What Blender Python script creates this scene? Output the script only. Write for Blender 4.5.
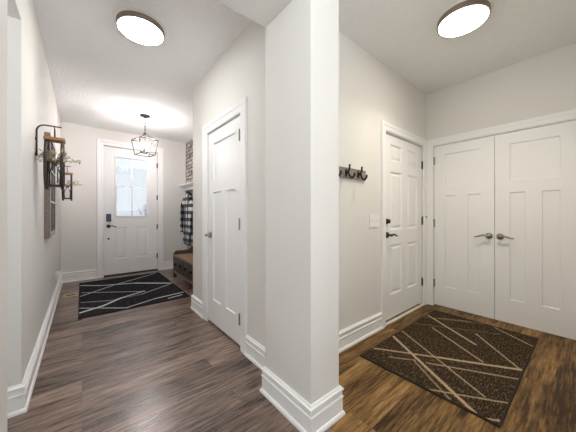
import bpy, bmesh, math, random
from mathutils import Vector, Matrix
random.seed(7)
for o in list(bpy.data.objects):
    bpy.data.objects.remove(o)
scene = bpy.context.scene
COL = scene.collection
K = 1.17                                   # camera height in metres; layout below is in units of it

# ------------------------------------------------------------------ camera
cd = bpy.data.cameras.new('camera')
cam = bpy.data.objects.new('camera', cd)
COL.objects.link(cam)
cd.sensor_width = 36.0
cd.lens = 250.0 / 576.0 * 36.0
cd.shift_y = -2.5 / 576.0
cd.clip_start = 0.02
cam.location = (0, 0, K)
cam.rotation_euler = (math.pi / 2, 0, -math.atan2(206, 250))
scene.camera = cam

# ------------------------------------------------------------------ world, exposure
W = bpy.data.worlds.new('world')
scene.world = W
SKY_SOUTH, SKY_NORTH, GROUND_FILL = 0.27, 0.31, 6.9
W.use_nodes = True
bg = W.node_tree.nodes['Background']
# overcast sky, its strength set separately behind the camera and on the front door's side
_t = W.node_tree
_c = _t.nodes.new('ShaderNodeTexCoord')
_s = _t.nodes.new('ShaderNodeSeparateXYZ')
_m = _t.nodes.new('ShaderNodeMapRange')
_t.links.new(_c.outputs['Generated'], _s.inputs[0])
_t.links.new(_s.outputs[1], _m.inputs[0])
for _i, _v in enumerate((-0.5, 0.6, SKY_SOUTH, SKY_NORTH)):
    _m.inputs[_i + 1].default_value = _v
# below the horizon the world is boosted as an added fill for the ceilings
_g = _t.nodes.new('ShaderNodeMapRange')
_t.links.new(_s.outputs[2], _g.inputs[0])
for _i, _v in enumerate((-0.06, 0.0, GROUND_FILL, 1.0)):
    _g.inputs[_i + 1].default_value = _v
_a = _t.nodes.new('ShaderNodeMath')
_a.operation = 'MULTIPLY'
_t.links.new(_m.outputs[0], _a.inputs[0])
_t.links.new(_g.outputs[0], _a.inputs[1])
_t.links.new(_a.outputs[0], bg.inputs[1])
bg.inputs[0].default_value = (0.93, 0.965, 1.0, 1)
scene.view_settings.view_transform = 'Standard'
scene.view_settings.look = 'None'
scene.view_settings.gamma = 1.0
scene.view_settings.use_curve_mapping = False
scene.view_settings.exposure = 1.68
HALL_LAMP = ((1.0, 0.985, 0.955), 9.0, 1.1)
MUD_LAMP = ((1.0, 0.915, 0.775), 5.8, 2.9)
LANTERN = ((1.0, 0.92, 0.91), 190.0)


# ------------------------------------------------------------------ materials
def mat(name, col=(0.8, 0.8, 0.8), rough=0.5, metal=0.0, emit=None, strength=0.0):
    m = bpy.data.materials.new(name)
    m.use_nodes = True
    b = m.node_tree.nodes['Principled BSDF']
    b.inputs['Base Color'].default_value = (*col, 1)
    b.inputs['Roughness'].default_value = rough
    b.inputs['Metallic'].default_value = metal
    if emit:
        b.inputs['Emission Color'].default_value = (*emit, 1)
        b.inputs['Emission Strength'].default_value = strength
    return m


class N:
    """tiny node helper"""
    def __init__(s, m):
        s.t = m.node_tree
        s.b = s.t.nodes['Principled BSDF']

    def new(s, typ, **kw):
        n = s.t.nodes.new(typ)
        for k, v in kw.items():
            setattr(n, k, v)
        return n

    def link(s, a, b):
        s.t.links.new(a, b)

    def inp(s, sock, v):
        if hasattr(v, 'is_output') or hasattr(v, 'links'):
            s.link(v, sock)
        else:
            sock.default_value = v

    def math(s, op, a, b=None, c=None, clamp=False):
        n = s.new('ShaderNodeMath', operation=op, use_clamp=clamp)
        for i, v in enumerate((a, b, c)):
            if v is not None:
                s.inp(n.inputs[i], v)
        return n.outputs[0]

    def mix(s, f, a, b, blend='MIX'):
        n = s.new('ShaderNodeMix', data_type='RGBA', blend_type=blend)
        s.inp(n.inputs[0], f)
        for i, v in ((6, a), (7, b)):
            s.inp(n.inputs[i], (*v, 1) if isinstance(v, tuple) and len(v) == 3 else v)
        return n.outputs[2]

    def noise(s, vec, scale, detail=3.0, rough=0.5):
        n = s.new('ShaderNodeTexNoise')
        if vec is not None:
            s.link(vec, n.inputs['Vector'])
        n.inputs['Scale'].default_value = scale
        n.inputs['Detail'].default_value = detail
        n.inputs['Roughness'].default_value = rough
        return n.outputs[0]

    def coord(s, scale=(1, 1, 1)):
        c = s.new('ShaderNodeTexCoord')
        mp = s.new('ShaderNodeMapping')
        mp.inputs['Scale'].default_value = scale
        s.link(c.outputs['Object'], mp.inputs['Vector'])
        return mp.outputs[0]

    def ramp(s, f, stops):
        r = s.new('ShaderNodeValToRGB')
        s.link(f, r.inputs[0])
        e = r.color_ramp.elements
        while len(e) < len(stops):
            e.new(0.5)
        for i, (p, c) in enumerate(stops):
            e[i].position = p
            e[i].color = (*c, 1)
        return r.outputs[0]

    def bump(s, h, strength, dist=0.01):
        b = s.new('ShaderNodeBump')
        b.inputs['Strength'].default_value = strength
        b.inputs['Distance'].default_value = dist
        s.link(h, b.inputs['Height'])
        s.link(b.outputs[0], s.b.inputs['Normal'])


def paint(name, col, rough=0.6, bump=0.08, scale=350):
    m = mat(name, col, rough)
    n = N(m)
    n.bump(n.noise(n.coord(), scale, 2), bump, 0.002)
    return m


def wood(name, c1, c2, rough=0.5, scale=(2, 30, 30), bump=0.15):
    m = mat(name, c1, rough)
    n = N(m)
    v = n.coord(scale)
    f = n.noise(v, 1.5, 6, 0.65)
    n.link(n.ramp(f, [(0.3, c2), (0.7, c1)]), n.b.inputs['Base Color'])
    n.bump(f, bump, 0.004)
    return m


M = {}
M['wall'] = paint('greige_wall_paint', (0.74, 0.725, 0.69), 0.65)
M['trim'] = paint('white_trim_paint', (0.87, 0.87, 0.865), 0.35, 0.03)
M['door'] = paint('white_door_paint', (0.86, 0.86, 0.855), 0.4, 0.04)
M['nickel'] = mat('satin_nickel', (0.32, 0.30, 0.27), 0.28, 1.0)
M['bronze'] = mat('dark_bronze', (0.07, 0.06, 0.05), 0.38, 0.8)
M['black'] = mat('black_metal', (0.012, 0.012, 0.013), 0.4, 0.3)
M['gunmetal'] = mat('lantern_metal', (0.10, 0.09, 0.08), 0.4, 0.9)
M['plastic'] = mat('white_plastic', (0.82, 0.81, 0.78), 0.35)
M['rail'] = mat('lamp_rim', (0.27, 0.22, 0.18), 0.45, 0.7)
M['sill'] = mat('cream_sill', (0.78, 0.74, 0.64), 0.5)
M['darkgap'] = mat('dark_sill', (0.02, 0.018, 0.016), 0.6)
M['rubber'] = mat('keypad_rubber', (0.02, 0.025, 0.05), 0.35)
M['button'] = mat('keypad_button', (0.10, 0.13, 0.25), 0.3)
M['sconce_wood'] = wood('honey_wood', (0.42, 0.22, 0.08), (0.25, 0.12, 0.04))
M['hoop'] = wood('dark_stave_wood', (0.060, 0.030, 0.016), (0.012, 0.008, 0.006), 0.45)
M['hoop_inner'] = mat('charred_inner_band', (0.008, 0.008, 0.010), 0.4)
M['frame_wood'] = wood('weathered_frame_wood', (0.27, 0.21, 0.175), (0.13, 0.095, 0.075), 0.6)
M['board_wood'] = wood('grey_barn_wood', (0.30, 0.27, 0.22), (0.17, 0.15, 0.12), 0.6)
M['bench_wood'] = wood('rustic_bench_wood', (0.13, 0.085, 0.062), (0.045, 0.028, 0.02), 0.5, (30, 2, 30), 0.3)
M['drawer_wood'] = wood('dark_drawer_wood', (0.085, 0.062, 0.055), (0.035, 0.025, 0.022), 0.55, (30, 2, 30), 0.3)
M['bench_top'] = wood('worn_seat_wood', (0.38, 0.25, 0.155), (0.17, 0.10, 0.06), 0.45, (30, 2, 30), 0.2)
M['panel'] = paint('blue_grey_panel_paint', (0.20, 0.235, 0.27), 0.5)
M['leaf'] = mat('dried_leaf', (0.42, 0.38, 0.20), 0.6)
M['petal'] = mat('pale_petal', (0.72, 0.66, 0.50), 0.6)
M['stem'] = mat('dry_twig', (0.20, 0.15, 0.08), 0.6)
M['vinyl'] = mat('register_tan', (0.48, 0.36, 0.25), 0.45)
M['snow'] = paint('snow', (0.88, 0.90, 0.93), 0.8, 0.1, 3)
M['porch'] = paint('porch_paint', (0.70, 0.72, 0.74), 0.6)
M['bark'] = mat('hazed_bark', (0.52, 0.55, 0.60), 0.8)  # pale bluish tone: the haze of distance is put into the colour
M['bulb'] = mat('bulb_glow', (1, 0.9, 0.75), 0.3, 0, LANTERN[0], LANTERN[1])
M['candle'] = mat('candle_sleeve', (0.75, 0.68, 0.55), 0.5)
M['lamp_hall'] = mat('hall_diffuser', (0.9, 0.9, 0.9), 0.4, 0, *HALL_LAMP[:2])
M['lamp_mud'] = mat('mudroom_diffuser', (0.9, 0.9, 0.9), 0.4, 0, *MUD_LAMP[:2])


def glass(name, col=(1, 1, 1), rough=0.0, ior=1.45):
    m = bpy.data.materials.new(name)
    m.use_nodes = True
    t = m.node_tree
    t.nodes.remove(t.nodes['Principled BSDF'])
    out = t.nodes['Material Output']
    tr = t.nodes.new('ShaderNodeBsdfTransparent')
    tr.inputs[0].default_value = (*col, 1)
    gl = t.nodes.new('ShaderNodeBsdfGlossy')
    gl.inputs['Roughness'].default_value = 0.03
    fr = t.nodes.new('ShaderNodeFresnel')
    fr.inputs[0].default_value = ior
    mx = t.nodes.new('ShaderNodeMixShader')
    t.links.new(fr.outputs[0], mx.inputs[0])
    t.links.new(tr.outputs[0], mx.inputs[1])
    t.links.new(gl.outputs[0], mx.inputs[2])
    t.links.new(mx.outputs[0], out.inputs[0])
    return m


M['glass'] = glass('door_glass', (0.96, 0.98, 1.0))
M['vase_glass'] = glass('bottle_glass', (0.93, 0.95, 0.96), ior=1.35)
M['mirror'] = mat('dark_blue_pane', (0.035, 0.045, 0.075), 0.45)
M['mirror'].node_tree.nodes['Principled BSDF'].inputs['Specular IOR Level'].default_value = 0.15
M['frame_front'] = wood('whitewashed_frame_wood', (0.55, 0.53, 0.50), (0.36, 0.33, 0.30), 0.7)


def ceiling_material():
    m = mat('knockdown_ceiling', (0.90, 0.90, 0.89), 0.8)
    n = N(m)
    v = n.coord()
    a = n.noise(v, 48, 4, 0.6)
    r = n.ramp(a, [(0.44, (0, 0, 0)), (0.56, (1, 1, 1))])
    n.bump(r, 0.55, 0.008)
    return m


M['ceiling'] = ceiling_material()


def floor_material(name, stops, rough, spec):
    m = mat(name, (0.12, 0.07, 0.04), 0.36)
    n = N(m)
    n.b.inputs['Specular IOR Level'].default_value = spec
    c = n.coord()
    br = n.new('ShaderNodeTexBrick')
    n.link(c, br.inputs['Vector'])
    br.inputs['Color1'].default_value = (0, 0, 0, 1)
    br.inputs['Color2'].default_value = (1, 1, 1, 1)
    br.inputs['Mortar'].default_value = (0.5, 0.5, 0.5, 1)
    br.inputs['Scale'].default_value = 1.0
    br.inputs['Mortar Size'].default_value = 0.0010
    br.inputs['Mortar Smooth'].default_value = 0.2
    br.inputs['Bias'].default_value = 0.0
    br.inputs['Brick Width'].default_value = 1.22
    br.inputs['Row Height'].default_value = 0.152
    br.offset = 0.37
    br.offset_frequency = 3
    # grain runs along X, shifted by a random amount on every plank
    sep = n.new('ShaderNodeSeparateXYZ')
    n.link(c, sep.inputs[0])

    def grain(sx, sy, sz, scale, det, ro):
        cb = n.new('ShaderNodeCombineXYZ')
        n.link(n.math('MULTIPLY', sep.outputs[0], sx), cb.inputs[0])
        n.link(n.math('MULTIPLY', sep.outputs[1], sy), cb.inputs[1])
        n.link(n.math('MULTIPLY', br.outputs[0], sz), cb.inputs[2])
        return n.noise(cb.outputs[0], scale, det, ro)
    g1 = grain(3.2, 48.0, 17.0, 1.5, 8, 0.72)
    g2 = grain(1.6, 9.0, 9.0, 1.2, 4, 0.6)
    g3 = grain(3.0, 34.0, 23.0, 1.0, 4, 0.65)
    f = n.math('ADD', n.math('MULTIPLY', g1, 0.62), n.math('MULTIPLY', g2, 0.38))
    f = n.math('ADD', f, n.math('MULTIPLY', n.math('SUBTRACT', br.outputs[0], 0.5), 0.09))
    colr = n.ramp(f, stops)
    dark = n.ramp(g3, [(0.34, (1, 1, 1)), (0.44, (0, 0, 0))])
    colr = n.mix(n.math('MULTIPLY', dark, 0.75), colr, stops[0][1])
    colr = n.mix(n.math('MULTIPLY', br.outputs[1], 0.6), colr, (0.02, 0.012, 0.008))
    n.link(colr, n.b.inputs['Base Color'])
    n.link(n.math('ADD', n.math('MULTIPLY', f, 0.20), rough - 0.10), n.b.inputs['Roughness'])
    h = n.math('SUBTRACT', n.math('MULTIPLY', g1, 0.5), br.outputs[1])
    n.bump(h, 0.25, 0.002)
    return m


M['floor'] = floor_material('walnut_planks', [(0.40, (0.040, 0.024, 0.017)), (0.47, (0.125, 0.080, 0.058)), (0.54, (0.235, 0.158, 0.120)), (0.66, (0.48, 0.35, 0.275))], 0.29, 0.8)
M['floor_mud'] = floor_material('planks_warm_cast', [(0.40, (0.036, 0.017, 0.006)), (0.47, (0.140, 0.075, 0.024)), (0.54, (0.245, 0.138, 0.048)), (0.63, (0.43, 0.25, 0.095))], 0.50, 0.2)  # same planks as the hall, with the warm light cast put into the colour


def rug_material(name, centre, lines, base, dark, line_col, warp=0.016, streak=1.7):
    """short pile rug with irregular woven lines; lines are (x0, y0, x1, y1, half width, strength) in metres on the floor"""
    m = mat(name, base, 0.95)
    n = N(m)
    n.b.inputs['Specular IOR Level'].default_value = 0.05
    c = n.coord()
    nz = n.new('ShaderNodeTexNoise')
    nz.inputs['Scale'].default_value = 70
    nz.inputs['Detail'].default_value = 4
    n.link(c, nz.inputs['Vector'])
    off = n.new('ShaderNodeVectorMath', operation='SUBTRACT')
    n.link(nz.outputs['Color'], off.inputs[0])
    off.inputs[1].default_value = (0.5, 0.5, 0.5)
    sc = n.new('ShaderNodeVectorMath', operation='SCALE')
    n.link(off.outputs[0], sc.inputs[0])
    sc.inputs['Scale'].default_value = warp
    pos = n.new('ShaderNodeVectorMath', operation='ADD')
    n.link(c, pos.inputs[0])
    n.link(sc.outputs[0], pos.inputs[1])
    brk = n.math('ADD', n.math('MULTIPLY', n.math('SUBTRACT', n.noise(c, 95, 3, 0.75), 0.5), 4.0), 0.80, clamp=True)
    total = None
    for x0, y0, x1, y1, hw, st in lines:
        hw *= 1.2
        x0, x1 = x0 - centre[0], x1 - centre[0]
        y0, y1 = y0 - centre[1], y1 - centre[1]
        L = math.hypot(x1 - x0, y1 - y0)
        d = ((x1 - x0) / L, (y1 - y0) / L)
        mid = ((x0 + x1) / 2, (y0 + y1) / 2)
        rel = n.new('ShaderNodeVectorMath', operation='SUBTRACT')
        n.link(pos.outputs[0], rel.inputs[0])
        rel.inputs[1].default_value = (mid[0], mid[1], 0)
        da = n.new('ShaderNodeVectorMath', operation='DOT_PRODUCT')
        n.link(rel.outputs[0], da.inputs[0])
        da.inputs[1].default_value = (-d[1], d[0], 0)
        dl = n.new('ShaderNodeVectorMath', operation='DOT_PRODUCT')
        n.link(rel.outputs[0], dl.inputs[0])
        dl.inputs[1].default_value = (d[0], d[1], 0)
        across = n.math('SUBTRACT', 1.0, n.math('DIVIDE', n.math('ABSOLUTE', da.outputs['Value']), hw), clamp=True)
        across = n.math('MULTIPLY', across, brk)
        along = n.math('LESS_THAN', n.math('ABSOLUTE', dl.outputs['Value']), L / 2)
        v = n.math('MULTIPLY', n.math('MULTIPLY', n.math('MULTIPLY', across, 2.2, clamp=True), along), st)
        total = v if total is None else n.math('MAXIMUM', total, v)
    sp = n.noise(c, 260, 2, 0.7)
    spk = n.ramp(sp, [(0.38, dark), (0.52, base), (0.70, tuple(2.6 * q for q in base))])
    sx = n.noise(n.coord((9, 60, 1)), 2.5, 3, 0.6)
    spk = n.mix(n.math('MULTIPLY', n.math('SUBTRACT', sx, 0.5, clamp=True), streak, clamp=True), spk, line_col)
    lc = n.mix(n.math('MULTIPLY', sp, 0.45), line_col, dark)
    n.link(n.mix(total, spk, lc), n.b.inputs['Base Color'])
    n.bump(sp, 0.6, 0.006)
    return m


def plaid_material():
    m = mat('black_white_plaid', (0.5, 0.5, 0.5), 0.9)
    n = N(m)
    c = n.coord()
    sep = n.new('ShaderNodeSeparateXYZ')
    n.link(c, sep.inputs[0])
    P = 0.14
    a = n.math('LESS_THAN', n.math('FRACT', n.math('DIVIDE', n.math('ADD', sep.outputs[1], 5.0), P)), 0.5)
    b = n.math('LESS_THAN', n.math('FRACT', n.math('DIVIDE', sep.outputs[2], P)), 0.5)
    f = n.math('MULTIPLY', n.math('ADD', a, b), 0.5)
    n.link(n.ramp(f, [(0.0, (0.70, 0.70, 0.70)), (0.5, (0.10, 0.10, 0.11)), (1.0, (0.012, 0.012, 0.014))]), n.b.inputs['Base Color'])
    n.bump(n.noise(c, 400, 2), 0.3, 0.002)
    return m


M['plaid'] = plaid_material()


def brick_material():
    m = mat('whitewashed_brick', (0.6, 0.58, 0.55), 0.9)
    n = N(m)
    c = n.new('ShaderNodeTexCoord')
    sep = n.new('ShaderNodeSeparateXYZ')
    n.link(c.outputs['Object'], sep.inputs[0])
    cmb = n.new('ShaderNodeCombineXYZ')
    n.link(sep.outputs[1], cmb.inputs[0])
    n.link(sep.outputs[2], cmb.inputs[1])
    br = n.new('ShaderNodeTexBrick')
    n.link(cmb.outputs[0], br.inputs['Vector'])
    br.inputs['Scale'].default_value = 1
    br.inputs['Color1'].default_value = (0.62, 0.60, 0.57, 1)
    br.inputs['Color2'].default_value = (0.30, 0.26, 0.23, 1)
    br.inputs['Mortar'].default_value = (0.20, 0.175, 0.155, 1)
    br.inputs['Brick Width'].default_value = 0.23
    br.inputs['Row Height'].default_value = 0.076
    br.inputs['Mortar Size'].default_value = 0.010
    br.inputs['Bias'].default_value = -0.3
    z = n.noise(c.outputs['Object'], 22, 4, 0.7)
    col = n.mix(n.ramp(z, [(0.47, (0, 0, 0)), (0.58, (1, 1, 1))]), br.outputs[0], (0.07, 0.06, 0.055))
    n.link(col, n.b.inputs['Base Color'])
    n.bump(n.math('SUBTRACT', n.math('MULTIPLY', z, 0.5), br.outputs[1]), 0.7, 0.01)
    return m


M['brick'] = brick_material()


# ------------------------------------------------------------------ geometry helpers
def link_mesh(name, bm, material, parent=None, smooth=False, loc=None, rotz=0.0, fix=True):
    if fix:
        bmesh.ops.recalc_face_normals(bm, faces=bm.faces[:])
    me = bpy.data.meshes.new(name)
    bm.to_mesh(me)
    bm.free()
    o = bpy.data.objects.new(name, me)
    COL.objects.link(o)
    for mm in (material if isinstance(material, (list, tuple)) else [material]):
        me.materials.append(mm)
    if smooth:
        me.polygons.foreach_set('use_smooth', [True] * len(me.polygons))
    if parent:
        o.parent = parent
    if loc is not None:
        o.location = loc
    if rotz:
        o.rotation_euler[2] = rotz
    return o


def tag(o, label=None, cat=None, group=None, kind=None):
    if label:
        o['label'] = label
    if cat:
        o['category'] = cat
    if group:
        o['group'] = group
    if kind:
        o['kind'] = kind
    return o


def struct(o, label, cat):
    return tag(o, label, cat, kind='structure')


def empty(name, loc, label, cat, group=None, rotz=0.0):
    o = bpy.data.objects.new(name, None)
    COL.objects.link(o)
    o.location = loc
    o.rotation_euler[2] = rotz
    o.empty_display_size = 0.1
    return tag(o, label, cat, group)


def box(bm, x0, x1, y0, y1, z0, z1, bevel=0.0, seg=2):
    r = bmesh.ops.create_cube(bm, size=1)
    vs = r['verts']
    for v in vs:
        v.co = Vector(((x0 + x1) / 2 + v.co.x * (x1 - x0), (y0 + y1) / 2 + v.co.y * (y1 - y0), (z0 + z1) / 2 + v.co.z * (z1 - z0)))
    if bevel:
        es = list({e for v in vs for e in v.link_edges})
        bmesh.ops.bevel(bm, geom=es, offset=bevel, segments=seg, affect='EDGES', profile=0.5)


def tube(bm, pts, rad, n=8, cap=True, flat=1.0):
    """tube along points; rad a number or a list"""
    pts = [Vector(p) for p in pts]
    rads = rad if isinstance(rad, (list, tuple)) else [rad] * len(pts)
    rings = []
    up = None
    for i, p in enumerate(pts):
        d = (pts[min(i + 1, len(pts) - 1)] - pts[max(i - 1, 0)]).normalized()
        if up is None:
            up = Vector((0, 0, 1)) if abs(d.z) < 0.9 else Vector((1, 0, 0))
        a = d.cross(up).normalized()
        b = a.cross(d).normalized()
        up = b
        rings.append([bm.verts.new(p + (a * math.cos(t) + b * math.sin(t) * flat) * rads[i])
                      for t in [2 * math.pi * k / n for k in range(n)]])
    for r0, r1 in zip(rings, rings[1:]):
        for k in range(n):
            bm.faces.new((r0[k], r0[(k + 1) % n], r1[(k + 1) % n], r1[k]))
    if cap:
        bm.faces.new(rings[0])
        bm.faces.new(rings[-1])


def lathe(bm, prof, n=32, mtx=None):
    """revolve (r, z) profile about local Z, then apply mtx"""
    rings = []
    for r, z in prof:
        if r < 1e-6:
            rings.append([bm.verts.new((0, 0, z))])
        else:
            rings.append([bm.verts.new((r * math.cos(2 * math.pi * k / n), r * math.sin(2 * math.pi * k / n), z)) for k in range(n)])
    for a, b in zip(rings, rings[1:]):
        for k in range(n):
            k2 = (k + 1) % n
            if len(a) == 1 and len(b) == 1:
                continue
            if len(a) == 1:
                bm.faces.new((a[0], b[k], b[k2]))
            elif len(b) == 1:
                bm.faces.new((a[k], a[k2], b[0]))
            else:
                bm.faces.new((a[k], a[k2], b[k2], b[k]))
    if mtx:
        for ring in rings:
            for v in ring:
                v.co = mtx @ v.co


def arc(cx, cz, r, a0, a1, n):
    return [(cx + r * math.cos(math.radians(a0 + (a1 - a0) * i / n)), cz + r * math.sin(math.radians(a0 + (a1 - a0) * i / n))) for i in range(n + 1)]


def sweep(bm, path, prof, fn):
    """mitred sweep of an (offset, height) profile along a 2D path; the offset goes to the path's left"""
    P = [Vector(p) for p in path]
    dirs = [(b - a).normalized() for a, b in zip(P, P[1:])]
    rings = []
    for i, p in enumerate(P):
        n0 = Vector((-dirs[max(i - 1, 0)].y, dirs[max(i - 1, 0)].x))
        n1 = Vector((-dirs[min(i, len(dirs) - 1)].y, dirs[min(i, len(dirs) - 1)].x))
        m = (n0 + n1).normalized()
        m = m / max(0.2, m.dot(n0))
        rings.append([bm.verts.new(fn(p.x + m.x * o, p.y + m.y * o, h)) for o, h in prof])
    k = len(prof)
    for a, b in zip(rings, rings[1:]):
        for j in range(k):
            bm.faces.new((a[j], a[(j + 1) % k], b[(j + 1) % k], b[j]))
    bm.faces.new(rings[0])
    bm.faces.new(rings[-1])


def slab(bm, w, h, t, holes=(), panels=(), style='flat', depth=0.008):
    """a board standing on local X/Z, front at y=0 (looking along +y), with holes and moulded panels (x0, z0, x1, z1)"""
    xs = sorted({0.0, w, *[v for r in (*holes, *panels) for v in (r[0], r[2])]})
    zs = sorted({0.0, h, *[v for r in (*holes, *panels) for v in (r[1], r[3])]})
    inside = lambda x, z, rs: any(r[0] - 1e-6 < x < r[2] + 1e-6 and r[1] - 1e-6 < z < r[3] + 1e-6 for r in rs)
    cache = {}

    def V(x, y, z):
        k = (round(x, 5), round(y, 5), round(z, 5))
        if k not in cache:
            cache[k] = bm.verts.new((x, y, z))
        return cache[k]
    nx, nz = len(xs) - 1, len(zs) - 1
    solid = lambda i, j: 0 <= i < nx and 0 <= j < nz and not inside((xs[i] + xs[i + 1]) / 2, (zs[j] + zs[j + 1]) / 2, holes)
    for i in range(nx):
        for j in range(nz):
            if not solid(i, j):
                continue
            x0, x1, z0, z1 = xs[i], xs[i + 1], zs[j], zs[j + 1]
            if not inside((x0 + x1) / 2, (z0 + z1) / 2, panels):
                bm.faces.new((V(x0, 0, z0), V(x1, 0, z0), V(x1, 0, z1), V(x0, 0, z1)))
                bm.faces.new((V(x0, t, z0), V(x0, t, z1), V(x1, t, z1), V(x1, t, z0)))
            if not solid(i - 1, j):
                bm.faces.new((V(x0, 0, z0), V(x0, 0, z1), V(x0, t, z1), V(x0, t, z0)))
            if not solid(i + 1, j):
                bm.faces.new((V(x1, 0, z0), V(x1, t, z0), V(x1, t, z1), V(x1, 0, z1)))
            if not solid(i, j - 1):
                bm.faces.new((V(x0, 0, z0), V(x0, t, z0), V(x1, t, z0), V(x1, 0, z0)))
            if not solid(i, j + 1):
                bm.faces.new((V(x0, 0, z1), V(x1, 0, z1), V(x1, t, z1), V(x0, t, z1)))
    for x0, z0, x1, z1 in panels:
        if style == 'flat':
            steps = [(0, 0), (0.003, depth), (0.010, depth)]
        else:
            steps = [(0, 0), (0.006, depth * 0.5), (0.014, depth), (0.026, depth), (0.046, depth * 0.25), (0.05, depth * 0.25)]
        for side in (0, 1):
            prev = None
            for ins, dp in steps:
                y = dp if side == 0 else t - dp
                ring = [V(x0 + ins, y, z0 + ins), V(x1 - ins, y, z0 + ins), V(x1 - ins, y, z1 - ins), V(x0 + ins, y, z1 - ins)]
                if prev:
                    for k in range(4):
                        bm.faces.new((prev[k], prev[(k + 1) % 4], ring[(k + 1) % 4], ring[k]))
                prev = ring
            bm.faces.new(prev)


TO_FRONT = {'-Y': 0.0, '-X': -math.pi / 2, '+X': math.pi / 2, '+Y': math.pi}


def wall(name, label, facing, x, y, w, h, t, holes=(), z=0.0, material=None):
    bm = bmesh.new()
    slab(bm, w, h, t, holes)
    o = link_mesh(name, bm, material or M['wall'], loc=(x, y, z), rotz=TO_FRONT[facing])
    return struct(o, label, 'wall')


# ------------------------------------------------------------------ layout (metres)
XL, XM, XN, XC = -0.236 * K, 0.905 * K, 1.53 * K, 2.96 * K      # left wall, hall closet wall, niche wall, mudroom closet wall
YF, YM, YE, YJ, YP = 4.86 * K, 1.17 * K, 2.677 * K, 1.83 * K, -0.10 * K   # front wall, mudroom wall, hall wall end, left opening, partition
ZC = 1.17 * 2.325
PX0, PX1, PY0, PY1 = 0.793 * K, 0.989 * K, 0.80 * K, 1.165 * K   # pillar
LPX, ZB, ZH = -0.18 * K, 2.041 * K, 1.975 * K

# ---- floor, ceiling
SEAM = 0.89 * K
bm = bmesh.new()
fp = [(-2.6, -3.0), (SEAM, -3.0), (SEAM, YM + 0.06), (XN + 0.2, YM + 0.06), (XN + 0.2, YF + 0.14), (-2.6, YF + 0.14)]
top = [bm.verts.new((x, y, 0)) for x, y in fp]
bot = [bm.verts.new((x, y, -0.06)) for x, y in fp]
bm.faces.new(top)
bm.faces.new(bot)
for i in range(6):
    bm.faces.new((top[i], top[(i + 1) % 6], bot[(i + 1) % 6], bot[i]))
struct(link_mesh('floor', bm, M['floor']), 'grey brown plank floor of the hall', 'floor')
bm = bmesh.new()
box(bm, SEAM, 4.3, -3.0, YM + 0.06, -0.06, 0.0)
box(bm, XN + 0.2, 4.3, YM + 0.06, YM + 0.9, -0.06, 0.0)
struct(link_mesh('floor_mudroom', bm, M['floor_mud']), 'plank floor of the mudroom, warm light put into its brown', 'floor')
bm = bmesh.new()
box(bm, -2.6, 4.3, -3.0, YF + 0.12, ZC, ZC + 0.1)
struct(link_mesh('ceiling', bm, M['ceiling']), 'white knockdown textured ceiling over hall and mudroom', 'ceiling')

# ---- walls
CD0, CD1 = 1.64 * K, 2.27 * K                    # hall closet door along Y
CDH = 1.735 * K
g = 0.006
wall('wall_hall', 'greige hall wall holding the narrow closet door', '-X', XM, YE, YE - YM + 0.02, ZC, 0.10,
     [(YE - CD1 - g, 0, YE - CD0 + g, CDH + g)])
bm = bmesh.new()
box(bm, XM + 0.10, XN, YE - 0.10, YE, 0, ZC)
struct(link_mesh('wall_return', bm, M['wall']), 'greige return wall at the end of the bench niche', 'wall')
wall('wall_niche', 'greige wall behind the bench and coat rack', '-X', XN, YF, YF - YM - 0.12, ZC, 0.1)
FDW, FDX = 0.765 * K, 0.265 * K
FDH = 2.064 * K
wall('wall_front', 'greige end wall around the front door', '-Y', XL - 0.12, YF, XN - XL + 0.22, ZC, 0.14,
     [(FDX - g - XL + 0.12, 0, FDX + FDW + g - XL + 0.12, FDH + g)])
wall('wall_left', 'pale greige left hall wall with a side opening', '+X', XL, PY0, YF - PY0, ZC, 0.12,
     [(PY1 - PY0, 0, YJ - PY0, ZH)])
wall('wall_side', 'greige wall beyond the side opening', '-Y', -2.6, YJ, 2.6 + XL - 0.12, ZC, 0.12)
wall('wall_stair', 'greige far wall of the side room with an opening added for light', '+X', -2.6, -3.0, YJ + 3.0, ZC, 0.1, [(2.5, 0.75, 4.1, 2.2)])  # unseen opening added to bring side light into the hall
MDX0, MDX1, MDH = 2.085 * K, 2.872 * K, 1.728 * K
wall('wall_mudroom', 'beige mudroom wall with coat hooks and panelled door', '-Y', PX1 - 0.03, YM, XC - PX1 + 0.03, ZC, 0.12,
     [(MDX0 - g - PX1 + 0.03, 0, MDX1 + g - PX1 + 0.03, MDH + g)])
CL1, CLM, CL0, CLH = 1.091 * K, 0.573 * K, 0.055 * K, 1.7265 * K
wall('wall_closet', 'beige mudroom wall around the double closet doors', '-X', XC, YM + 0.12, YM - YP + 0.24, ZC, 0.10,
     [(YM + 0.12 - CL1 - g, 0, YM + 0.12 - CL0 + g, CLH + g)])
wall('wall_partition', 'beige near wall of the mudroom', '+Y', XC, YP, XC - 1.25, ZC, 0.12)
bm = bmesh.new()
box(bm, XC + 0.62, XC + 0.70, YP - 0.12, YM + 0.12, 0, ZC)
struct(link_mesh('wall_closet_back', bm, M['wall']), 'back wall inside the mudroom closet', 'wall')
bm = bmesh.new()
box(bm, MDX0 - 0.2, MDX1 + 0.3, YM + 0.7, YM + 0.78, 0, ZC)  # unseen panel added to stop light leaking under the door
struct(link_mesh('wall_light_block', bm, M['wall']), 'unseen panel added behind the mudroom door to block light', 'wall')
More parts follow.
